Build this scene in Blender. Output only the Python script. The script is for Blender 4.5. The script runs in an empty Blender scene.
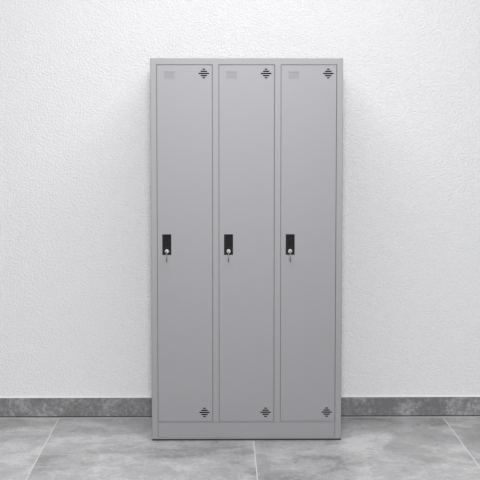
import bpy, bmesh, math
from mathutils import Vector, Matrix
from mathutils.geometry import tessellate_polygon
C = bpy.context.scene.collection
PI = math.pi

# ------------------------------------------------------------------ materials
def new_mat(name):
    m = bpy.data.materials.new(name); m.use_nodes = True
    nt = m.node_tree
    return m, nt, nt.nodes['Principled BSDF']

def simple(name, col, rough=0.5, metal=0.0, spec=0.5, bump=0.0, bscale=400):
    m, nt, b = new_mat(name)
    b.inputs['Base Color'].default_value = (*col, 1)
    b.inputs['Roughness'].default_value = rough
    b.inputs['Metallic'].default_value = metal
    b.inputs['Specular IOR Level'].default_value = spec
    if bump:
        tc = nt.nodes.new('ShaderNodeTexCoord')
        n = nt.nodes.new('ShaderNodeTexNoise'); n.inputs['Scale'].default_value = bscale
        n.inputs['Detail'].default_value = 2
        bp = nt.nodes.new('ShaderNodeBump'); bp.inputs['Strength'].default_value = bump
        bp.inputs['Distance'].default_value = 0.001
        nt.links.new(tc.outputs['Object'], n.inputs['Vector'])
        nt.links.new(n.outputs['Fac'], bp.inputs['Height'])
        nt.links.new(bp.outputs['Normal'], b.inputs['Normal'])
    return m

class N:
    """tiny helper for node maths"""
    def __init__(s, nt): s.nt = nt
    def node(s, t, **kw):
        n = s.nt.nodes.new(t)
        for k, v in kw.items(): setattr(n, k, v)
        return n
    def put(s, sock, v):
        if isinstance(v, (int, float)): sock.default_value = v
        elif isinstance(v, tuple): sock.default_value = v
        else: s.nt.links.new(v, sock)
    def m(s, op, a, b=0.0, c=0.0):
        n = s.node('ShaderNodeMath', operation=op)
        s.put(n.inputs[0], a); s.put(n.inputs[1], b); s.put(n.inputs[2], c)
        return n.outputs[0]
    def noise(s, vec, scale, detail=4, rough=0.5, dist=0.0):
        n = s.node('ShaderNodeTexNoise'); s.put(n.inputs['Vector'], vec)
        n.inputs['Scale'].default_value = scale; n.inputs['Detail'].default_value = detail
        n.inputs['Roughness'].default_value = rough; n.inputs['Distortion'].default_value = dist
        return n.outputs['Fac']
    def smooth(s, v, a, b, lo=0.0, hi=1.0):
        n = s.node('ShaderNodeMapRange', interpolation_type='SMOOTHSTEP')
        s.put(n.inputs[0], v); s.put(n.inputs[1], a); s.put(n.inputs[2], b)
        s.put(n.inputs[3], lo); s.put(n.inputs[4], hi)
        return n.outputs[0]
    def mix(s, f, a, b, bt='MIX'):
        n = s.node('ShaderNodeMix', data_type='RGBA', blend_type=bt)
        s.put(n.inputs[0], f); s.put(n.inputs[6], a); s.put(n.inputs[7], b)
        return n.outputs[2]

def wall_material():
    m, nt, b = new_mat('white_stucco'); k = N(nt)
    tc = k.node('ShaderNodeTexCoord'); v = tc.outputs['Object']
    g = k.noise(v, 115, 4, 0.65, 0.0)
    g2 = k.noise(v, 260, 2, 0.5)
    vo = k.node('ShaderNodeTexVoronoi', feature='F1'); nt.links.new(v, vo.inputs['Vector'])
    vo.inputs['Scale'].default_value = 96; vo.inputs['Randomness'].default_value = 1.0
    cellh = k.m('SUBTRACT', 1.0, k.smooth(vo.outputs['Distance'], 0.15, 0.75))
    h = k.m('ADD', k.m('MULTIPLY', cellh, 0.62), k.m('ADD', k.m('MULTIPLY', g, 0.9), k.m('MULTIPLY', g2, 0.3)))
    bp = k.node('ShaderNodeBump'); bp.inputs['Strength'].default_value = WALL_BUMP
    bp.inputs['Distance'].default_value = 0.004
    nt.links.new(h, bp.inputs['Height']); nt.links.new(bp.outputs['Normal'], b.inputs['Normal'])
    b.inputs['Base Color'].default_value = (*WALL_COL, 1)
    b.inputs['Roughness'].default_value = 0.85
    b.inputs['Specular IOR Level'].default_value = 0.2
    return m

def concrete(k, vec, dark, mid, light):
    big = k.noise(vec, 2.3, 5, 0.55, 0.9)
    med = k.noise(vec, 9, 6, 0.62, 0.6)
    fine = k.noise(vec, 55, 5, 0.7)
    t = k.m('ADD', k.m('MULTIPLY', big, 0.42), k.m('ADD', k.m('MULTIPLY', med, 0.33), k.m('MULTIPLY', fine, 0.25)))
    c = k.mix(k.smooth(t, 0.40, 0.50), dark, mid)
    c = k.mix(k.smooth(t, 0.50, 0.60), c, light)
    wisp = k.m('ABSOLUTE', k.m('SUBTRACT', k.noise(vec, 3.2, 4, 0.5, 1.6), 0.5))
    c = k.mix(k.m('MULTIPLY', k.smooth(wisp, 0.0, 0.012, 1.0, 0.0), 0.30), c, dark)
    patch = k.smooth(k.noise(vec, 1.7, 6, 0.6, 1.1), 0.55, 0.60)
    c = k.mix(k.m('MULTIPLY', patch, 0.45), c, dark)
    return c, fine

GX0, GP, GY = 0.1562, 0.9903, -0.282          # grout line, tile pitch, cross joint
def floor_material():
    m, nt, b = new_mat('grey_concrete_tile'); k = N(nt)
    tc = k.node('ShaderNodeTexCoord')
    sp = k.node('ShaderNodeSeparateXYZ'); nt.links.new(tc.outputs['Object'], sp.inputs[0])
    x, y = sp.outputs[0], sp.outputs[1]
    ux = k.m('DIVIDE', k.m('SUBTRACT', x, GX0), GP)
    cell = k.m('FLOOR', ux); row = k.m('FLOOR', k.m('DIVIDE', k.m('SUBTRACT', y, GY), GP))
    half = k.m('FLOOR', k.m('MULTIPLY', ux, 2.0))
    # each tile carries its own piece of the print
    cmb = k.node('ShaderNodeCombineXYZ')
    k.put(cmb.inputs[0], k.m('ADD', x, k.m('MULTIPLY', cell, 3.37)))
    k.put(cmb.inputs[1], k.m('MULTIPLY', y, 0.75))
    k.put(cmb.inputs[2], k.m('MULTIPLY', row, 0.04))
    col, fine = concrete(k, cmb.outputs[0], FL_D, FL_M, FL_L)
    # lines
    def line(u, w, soft):
        d = k.m('ABSOLUTE', k.m('SUBTRACT', u, k.m('ROUND', u)))
        return k.smooth(k.m('MULTIPLY', d, GP), w, w + soft, 1.0, 0.0)
    main = line(ux, 0.0019, 0.0012)
    midl = k.m('MULTIPLY', line(k.m('ADD', ux, 0.5), 0.001, 0.001), k.m('LESS_THAN', y, GY))
    cross = line(k.m('DIVIDE', k.m('SUBTRACT', y, GY), GP), 0.002, 0.002)
    faint = k.m('MULTIPLY', k.m('MAXIMUM', midl, cross), 0.32)
    edge = k.m('MULTIPLY', k.smooth(y, 0.522, 0.530), k.smooth(y, 0.552, 0.556, 1.0, 0.0))
    f = k.m('MAXIMUM', k.m('MAXIMUM', main, faint), edge)
    col = k.mix(f, col, GROUT)
    nt.links.new(col, b.inputs['Base Color'])
    b.inputs['Roughness'].default_value = 0.3
    bp = k.node('ShaderNodeBump'); bp.inputs['Strength'].default_value = 0.08
    bp.inputs['Distance'].default_value = 0.001
    nt.links.new(k.m('SUBTRACT', fine, main), bp.inputs['Height'])
    nt.links.new(bp.outputs['Normal'], b.inputs['Normal'])
    b.inputs['Specular IOR Level'].default_value = 0.9
    return m

def skirting_material():
    m, nt, b = new_mat('dark_concrete_skirting_tile'); k = N(nt)
    tc = k.node('ShaderNodeTexCoord')
    big = k.noise(tc.outputs['Object'], 5, 5, 0.6, 0.5)
    fine = k.noise(tc.outputs['Object'], 60, 7, 0.75, 0.4)
    t = k.m('ADD', k.m('MULTIPLY', big, 0.45), k.m('MULTIPLY', fine, 0.55))
    c = k.mix(k.smooth(t, 0.45, 0.50), SK_D, SK_M)
    c = k.mix(k.smooth(t, 0.515, 0.565), c, SK_L)
    nt.links.new(c, b.inputs['Base Color'])
    b.inputs['Roughness'].default_value = 0.55
    b.inputs['Specular IOR Level'].default_value = 0.3
    return m

WALL_COL = (0.835, 0.835, 0.847); WALL_BUMP = 0.82
FL_D = (0.30, 0.30, 0.303, 1); FL_M = (0.54, 0.54, 0.545, 1); FL_L = (0.76, 0.76, 0.766, 1); GROUT = (0.90, 0.89, 0.87, 1)
SK_D = (0.17, 0.17, 0.173, 1); SK_M = (0.225, 0.225, 0.229, 1); SK_L = (0.34, 0.34, 0.344, 1)
M_wall = wall_material(); M_floor = floor_material(); M_skirt = skirting_material()
M_paint = simple('grey_powder_coat', (0.278, 0.275, 0.288), 0.47, 0.11, 0.65, 0.05, 900)
M_plate = simple('grey_label_insert', (0.285, 0.284, 0.29), 0.5)
M_black = simple('black_plastic', (0.009, 0.0095, 0.010), 0.5, 0, 0.14)
M_vent_shade = simple('vent_interior_shade', (0.004, 0.004, 0.005), 0.8, 0, 0.1)  # near-black, painted-in shade of the door interior
M_chrome = simple('bright_nickel', (0.36, 0.36, 0.36), 0.42, 0.8)
M_core = simple('worn_nickel', (0.45, 0.45, 0.44), 0.35, 1.0)
M_key = simple('dull_steel', (0.16, 0.15, 0.14), 0.5, 0.4)
M_foot_and_shade = simple('black_rubber_and_shade', (0.015, 0.015, 0.018), 0.6)  # rubber of the feet, also painted shade in the floor gaps
M_seal_lit = simple('white_sealant_lit_edge', (0.93, 0.93, 0.95), 0.5)  # sealant, whitened to imitate an edge catching light

# ------------------------------------------------------------------ mesh helpers
def link(name, bm, mats, parent=None, smooth=False, kind=None):
    me = bpy.data.meshes.new(name); bm.normal_update(); bm.to_mesh(me); bm.free()
    for mt in (mats if isinstance(mats, list) else [mats]): me.materials.append(mt)
    if smooth:
        for p in me.polygons: p.use_smooth = True
    o = bpy.data.objects.new(name, me); C.objects.link(o)
    if parent: o.parent = parent
    if kind: o['kind'] = kind
    return o

def box(bm, x0, x1, y0, y1, z0, z1, bev=0.0, seg=2):
    r = bmesh.ops.create_cube(bm, size=1)
    for v in r['verts']:
        v.co = Vector(((x0 + x1) / 2 + v.co.x * (x1 - x0), (y0 + y1) / 2 + v.co.y * (y1 - y0), (z0 + z1) / 2 + v.co.z * (z1 - z0)))
    if bev:
        es = {e for v in r['verts'] for e in v.link_edges}
        bmesh.ops.bevel(bm, geom=list(es), offset=bev, segments=seg, affect='EDGES', profile=0.5)

def rect(x0, x1, z0, z1, o=0.0):
    return [(x0 - o, z0 - o), (x1 + o, z0 - o), (x1 + o, z1 + o), (x0 - o, z1 + o)]

def slot(cx, cz, w, h, n=6):
    r = h / 2; a = max(w / 2 - r, 0.0001); pts = []
    for i in range(n + 1):
        t = -PI / 2 + PI * i / n; pts.append((cx + a + r * math.cos(t), cz + r * math.sin(t)))
    for i in range(n + 1):
        t = PI / 2 + PI * i / n; pts.append((cx - a + r * math.cos(t), cz + r * math.sin(t)))
    return pts

def fill(bm, loops, y, flip=False):
    """flat face with holes at depth y; loops[0] is the outline"""
    tess = tessellate_polygon([[Vector((p[0], p[1], 0)) for p in l] for l in loops])
    flat = [p for l in loops for p in l]
    vs = [bm.verts.new((p[0], y, p[1])) for p in flat]
    for t in tess:
        a, b, c = (flat[i] for i in t)
        area = (b[0] - a[0]) * (c[1] - a[1]) - (c[0] - a[0]) * (b[1] - a[1])
        if abs(area) < 1e-14: continue
        f = [vs[i] for i in t]
        if (area > 0) == flip: f.reverse()
        bm.faces.new(f)

def walls(bm, rings, inward=False):
    """rings: list of (loop, y); quads between neighbours"""
    vv = [[bm.verts.new((p[0], y, p[1])) for p in l] for l, y in rings]
    n = len(rings[0][0])
    for a, b in zip(vv, vv[1:]):
        for i in range(n):
            j = (i + 1) % n
            f = [a[i], b[i], b[j], a[j]]
            if inward: f.reverse()
            bm.faces.new(f)

def rim(x0, x1, z0, z1, yf, yb, r, hole):
    """rounded edge rings of a rectangle: loops from the flat face back into depth"""
    s = 1 if hole else -1
    out = []
    for i in range(4):
        t = (PI / 2) * i / 3
        o = s * r * (1 - math.sin(t)); y = yf + r * (1 - math.cos(t))
        out.append((rect(x0, x1, z0, z1, o), y))
    out.append((rect(x0, x1, z0, z1), yb))
    return out

def lathe(bm, prof, cx, cz, n=24):
    """profile (radius, y) turned about the y axis"""
    rings = [[bm.verts.new((cx + r * math.cos(2 * PI * i / n), y, cz + r * math.sin(2 * PI * i / n))) for i in range(n)] for r, y in prof]
    for a, b in zip(rings, rings[1:]):
        for i in range(n):
            j = (i + 1) % n; bm.faces.new([a[i], a[j], b[j], b[i]])
    bm.faces.new(rings[0][::-1]); bm.faces.new(rings[-1])

# ------------------------------------------------------------------ the setting
WY = 0.568
bm = bmesh.new(); box(bm, -5, 5, -9, WY + 0.1, -0.06, 0); link('floor', bm, M_floor, kind='structure')
bm = bmesh.new(); box(bm, -5, 5, WY, WY + 0.12, 0.0005, 3.2); link('wall_back', bm, M_wall, kind='structure')
bm = bmesh.new(); box(bm, -5, 5, WY - 0.0105, WY - 0.0005, 0.0045, 0.101, 0.0012); link('baseboard_back', bm, M_skirt, kind='structure')
bm = bmesh.new(); box(bm, -5, 5, WY - 0.0080, WY - 0.0005, 0.0003, 0.0044); link('baseboard_gap_shade', bm, M_foot_and_shade, kind='structure')  # black strip painting the shade of the gap under the baseboard
bm = bmesh.new()
tv = [bm.verts.new((x, y, z)) for x in (-5, 5) for y, z in ((WY - 0.0105, 0.1011), (WY - 0.0101, 0.1030), (WY - 0.0005, 0.1085), (WY - 0.0005, 0.1011))]
for a in range(4): bm.faces.new([tv[a], tv[(a + 1) % 4], tv[4 + (a + 1) % 4], tv[4 + a]])
bm.faces.new(tv[3::-1]); bm.faces.new(tv[4:]); bmesh.ops.recalc_face_normals(bm, faces=bm.faces[:])
link('trim_1', bm, M_seal_lit, kind='structure')  # sealing bead, whitened and sloped as the lit top edge of the baseboard

# ------------------------------------------------------------------ the locker
W, H, D = 0.906, 1.820, 0.52
ZB = 0.0080                                        # underside of the body
XC = 0.1227
ST, PO = 0.0293, 0.030                            # side stile, post between the doors
OW = (W - 2 * ST - 2 * PO) / 3                    # door opening
OZ0, OZ1 = 0.0925, 1.7905
R = 0.0016
locker = bpy.data.objects.new('locker', None); C.objects.link(locker)
locker.location = (XC, 0, 0)
locker['label'] = 'tall grey steel locker cabinet with three narrow doors standing against the white wall'
locker['category'] = 'locker'
xs = [-W / 2 + ST + i * (OW + PO) for i in range(3)]

bm = bmesh.new()                                  # front frame
fy, fb = 0.0, 0.018
BZ0, BZ1 = ZB + 0.006, OZ0 - 0.004
bx0, bx1 = -W / 2 + ST, W / 2 - ST
holes = [(x, x + OW, OZ0, OZ1) for x in xs] + [(bx0, bx1, BZ0, BZ1)]
fill(bm, [rect(-W / 2, W / 2, ZB, H, -R)] + [rect(*h, R) for h in holes], fy)
walls(bm, rim(-W / 2, W / 2, ZB, H, fy, fb, R, False), True)
for h in holes: walls(bm, rim(*h, fy, fb, R, True), False)
fill(bm, [rect(-W / 2, W / 2, ZB, H)] + [rect(*h) for h in holes], fb, True)
T = 0.0012                                        # sheet shell
box(bm, -W / 2, -W / 2 + T, fb, D, ZB, H); box(bm, W / 2 - T, W / 2, fb, D, ZB, H)
box(bm, -W / 2 + T, W / 2 - T, fb, D, H - T, H); box(bm, -W / 2 + T, W / 2 - T, fb, D, OZ0 - 0.003, OZ0 - 0.003 + T)
box(bm, -W / 2 + T, W / 2 - T, D - T, D, ZB, H - T)
for i in (0, 1):
    xp = xs[i] + OW + PO / 2
    box(bm, xp - T / 2, xp + T / 2, fb, D - T, OZ0, H - T)
# door stops behind the opening edges
for x in xs:
    box(bm, x - 0.004, x + 0.010, 0.0225, 0.0237, OZ0, OZ1); box(bm, x + OW - 0.010, x + OW + 0.004, 0.0225, 0.0237, OZ0, OZ1)
    box(bm, x, x + OW, 0.0225, 0.0237, OZ1 - 0.010, OZ1 + 0.004); box(bm, x, x + OW, 0.0225, 0.0237, OZ0 - 0.003, OZ0 + 0.010)
link('cabinet_body', bm, M_paint, locker)

bm = bmesh.new()                                  # plinth panel between the stiles
fill(bm, [rect(bx0 + 0.0005, bx1 - 0.0005, BZ0 + 0.0004, BZ1 - 0.0006, -R)], 0.0012)
walls(bm, rim(bx0 + 0.0005, bx1 - 0.0005, BZ0 + 0.0004, BZ1 - 0.0006, 0.0012, 0.016, R, False), True)
link('base_panel', bm, M_paint, locker)

for sx in (-1, 1):                                # adjustable feet
    for y in (0.05, D - 0.05):
        bm = bmesh.new()
        bmesh.ops.create_cone(bm, cap_ends=True, segments=20, radius1=0.019, radius2=0.016, depth=ZB,
                              matrix=Matrix.Translation((sx * (W / 2 - 0.045), y, ZB / 2)))
        link('foot', bm, M_foot_and_shade, locker)
bm = bmesh.new(); box(bm, -W / 2 + 0.001, W / 2 - 0.001, 0.002, 0.012, 0.0003, ZB)  # black strip added to darken the shadow gap below the body
link('base_gap_shade', bm, M_foot_and_shade, locker)
# bottom sheet of the plinth, dark gap below
bm = bmesh.new(); box(bm, -W / 2 + 0.002, W / 2 - 0.002, 0.019, D - 0.002, ZB, ZB + 0.0012)
link('bottom_sheet', bm, M_paint, locker)

GL, GR, GT, GB = 0.0006, 0.0010, 0.0013, 0.0008   # gaps round a door
DY = 0.0013                                       # door face set back
SL = [(0.0135, 0.0100 * 2), (0.031, 0.0100), (0.051, 0.0), (0.031, -0.0100), (0.0135, -0.0200)]
HX0, HX1, HZ0, HZ1 = 0.0240, 0.0665, 0.894, 0.9920

def make_door():
    w0, w1, z0, z1 = GL, OW - GR, OZ0 + GB, OZ1 - GT
    bm = bmesh.new()
    vc = OW - 0.0402
    cuts = []
    for cz in (1.7495, 0.1365):
        for w, dz in SL: cuts.append(slot(vc, cz + dz, w, 0.0062))
    hole = rect(HX0 + 0.002, HX1 - 0.002, HZ0 + 0.002, HZ1 - 0.002)
    lab = label_loop(0.0)
    fill(bm, [rect(w0, w1, z0, z1, -0.0016)] + cuts + [hole, lab], DY)
    walls(bm, rim(w0, w1, z0, z1, DY, DY + 0.018, 0.0016, False), True)
    for c in cuts: walls(bm, [(c, DY), (c, DY + 0.0012)], False)
    walls(bm, [(hole, DY), (hole, DY + 0.003)], False)
    fill(bm, [rect(w0 + 0.001, w1 - 0.001, z0 + 0.001, z1 - 0.001)] + cuts + [hole, lab], DY + 0.0013, True)
    door = link('door', bm, M_paint, locker)
    # label holder: pressed-in field with concave ends
    bm = bmesh.new()
    walls(bm, [(lab, DY), (label_loop(-0.0006), DY + 0.0012)], False)
    fill(bm, [label_loop(-0.0006)], DY + 0.0012)
    link('label_holder', bm, M_plate, door)
    # added black plates standing for the shaded interior behind the slots
    for cz in (1.7495, 0.1365):
        bm = bmesh.new(); box(bm, vc - 0.030, vc + 0.030, DY + 0.012, DY + 0.0135, cz - 0.026, cz + 0.026)
        link('vent', bm, M_vent_shade, door)
    # black recessed pull
    bm = bmesh.new(); yf = DY - 0.0012
    rh = (HX0 + 0.0115, HX1 - 0.0030, HZ0 + 0.044, HZ1 - 0.0055)
    fill(bm, [rect(HX0, HX1, HZ0, HZ1, -0.0008), rect(*rh, 0.0008)], yf)
    walls(bm, rim(HX0, HX1, HZ0, HZ1, yf, DY + 0.012, 0.0008, False), True)
    walls(bm, rim(*rh, yf, DY + 0.016, 0.0008, True), False)
    fill(bm, [rect(*rh)], DY + 0.016)
    fill(bm, [rect(HX0, HX1, HZ0, HZ1)], DY + 0.0165, True)
    link('handle', bm, M_black, door)
    # lock cylinder
    lx, lz = LX, LZ
    bm = bmesh.new()
    lathe(bm, [(0.0100, yf + 0.0002), (0.0100, yf - 0.0022), (0.0088, yf - 0.0036), (0.0070, yf - 0.0038), (0.0066, yf - 0.0030)][::-1], lx, lz)
    lathe(bm, [(0.0064, yf - 0.0001), (0.0064, yf - 0.0034), (0.0058, yf - 0.0040)][::-1], lx, lz)
    link('lock', bm, M_chrome, door)
    return door

def label_loop(o):
    x0, x1, z0, z1 = 0.0335 - o, 0.0875 + o, 1.7245 - o, 1.7575 + o
    b = 0.0042; n = 5; pts = []
    for i in range(n + 1):                         # bottom edge, straight
        pts.append((x0 + (x1 - x0) * i / n, z0))
    for i in range(1, 8):                          # right side pulled in
        t = i / 8; pts.append((x1 - b * min(1, math.sin(PI * t) * 1.5), z0 + (z1 - z0) * t))
    for i in range(n + 1): pts.append((x1 - (x1 - x0) * i / n, z1))
    for i in range(1, 8):
        t = i / 8; pts.append((x0 + b * min(1, math.sin(PI * t) * 1.5), z1 - (z1 - z0) * t))
    return pts

LX, LZ = 0.0455, 0.9115
door0 = make_door(); door0.location = (xs[0], 0, 0)
for i in (1, 2):
    d = door0.copy(); C.objects.link(d); d.parent = locker; d.location = (xs[i], 0, 0)
    for ch in list(door0.children):
        c = ch.copy(); C.objects.link(c); c.parent = d

# ------------------------------------------------------------------ keys
def make_key():
    root = bpy.data.objects.new('key', None); C.objects.link(root)
    yk = DY - 0.0012 - 0.0040                      # front of the lock core
    bm = bmesh.new()
    box(bm, -0.0011, 0.0011, yk - 0.016, yk - 0.0001, -0.0038, 0.0030, 0.0004)
    link('key_blade', bm, M_key, root)
    # folded bow hanging down, seen edge-on
    bm = bmesh.new()
    t = 0.0024; yc = yk - 0.012
    prof = [(-0.004, 0.004), (0.004, 0.004), (0.0055, -0.002), (0.0055, -0.010), (0.010, -0.018), (0.0115, -0.029), (0.009, -0.0425), (0.004, -0.0490),
            (-0.004, -0.0490), (-0.009, -0.0425), (-0.0115, -0.029), (-0.010, -0.018), (-0.0055, -0.010), (-0.0055, -0.002)]
    hole = [(0.0042 * math.cos(2 * PI * i / 14), -0.035 + 0.0042 * math.sin(2 * PI * i / 14)) for i in range(14)]
    cut = [[(a, b) for a, b in prof], hole]
    # drawn in (y, z), extruded along x
    tess = tessellate_polygon([[Vector((p[0], p[1], 0)) for p in l] for l in cut])
    flat = cut[0] + cut[1]
    A = [bm.verts.new((-t, yc + a, b)) for a, b in flat]; B = [bm.verts.new((t, yc + a, b)) for a, b in flat]
    for f in tess:
        bm.faces.new([A[i] for i in f]); bm.faces.new([B[i] for i in reversed(f)])
    n = len(prof)
    for s, e in ((0, n), (n, n + 14)):
        for i in range(s, e):
            j = i + 1 if i + 1 < e else s
            bm.faces.new([A[i], A[j], B[j], B[i]])
    bmesh.ops.recalc_face_normals(bm, faces=bm.faces[:])
    link('key_bow', bm, M_key, root)
    return root

key0 = make_key()
which = ['left', 'middle', 'right']
for i in range(3):
    if i == 0: kx = key0
    else:
        kx = key0.copy(); C.objects.link(kx)
        for ch in list(key0.children):
            c = ch.copy(); C.objects.link(c); c.parent = kx
    kx.location = (XC + xs[i] + LX - 0.0005, 0, LZ)
    kx['label'] = 'small steel key hanging in the lock of the %s locker door' % which[i]
    kx['category'] = 'key'; kx['group'] = 'keys in the locker locks'

# ------------------------------------------------------------------ light
w = bpy.data.worlds.new('room_light'); bpy.context.scene.world = w; w.use_nodes = True
w.node_tree.nodes['Background'].inputs[0].default_value = (0.97, 0.98, 1.0, 1)
w.node_tree.nodes['Background'].inputs[1].default_value = 0.05
def area(name, loc, target, sx, sy, power, col=(1, 1, 1)):
    l = bpy.data.lights.new(name, 'AREA'); l.shape = 'RECTANGLE'; l.size = sx; l.size_y = sy
    l.energy = power; l.color = col
    o = bpy.data.objects.new(name, l); C.objects.link(o); o.location = loc
    o.rotation_euler = (Vector(target) - Vector(loc)).to_track_quat('-Z', 'Y').to_euler()
    return o
area('ceiling_strip_light', (0.13, -0.85, 3.1), (0.13, -0.85, 0), 2.0, 0.25, 35, (1, 0.995, 0.99))
area('front_fill_light', (0.02, -9, 2.4), (0.12, 0, 1.0), 1.0, 2.2, 430, (0.985, 0.985, 1))  # added frontal fill from behind the camera, no actual window
area('floor_fill_light', (0.13, -3.0, 3.9), (0.13, -3.0, 0), 5.0, 3.0, 48, (1, 0.995, 0.99))  # added overhead fill to brighten the floor, not a known fixture

# ------------------------------------------------------------------ camera
f = 1476.0
yaw = math.atan(19.3 / f); pit = math.atan(125.6 / math.hypot(f, 19.3))
fw = Vector((math.sin(yaw) * math.cos(pit), math.cos(yaw) * math.cos(pit), -math.sin(pit)))
cam = bpy.data.cameras.new('camera'); co = bpy.data.objects.new('camera', cam); C.objects.link(co)
cam.sensor_width = 36; cam.sensor_fit = 'HORIZONTAL'; cam.lens = f / 480 * 36
co.location = (0, -6.97, 1.558); co.rotation_euler = fw.to_track_quat('-Z', 'Y').to_euler()
s = bpy.context.scene; s.camera = co
s.view_settings.view_transform = 'Standard'; s.view_settings.look = 'None'
s.view_settings.exposure = 0.0; s.view_settings.gamma = 1.0; s.view_settings.use_curve_mapping = False
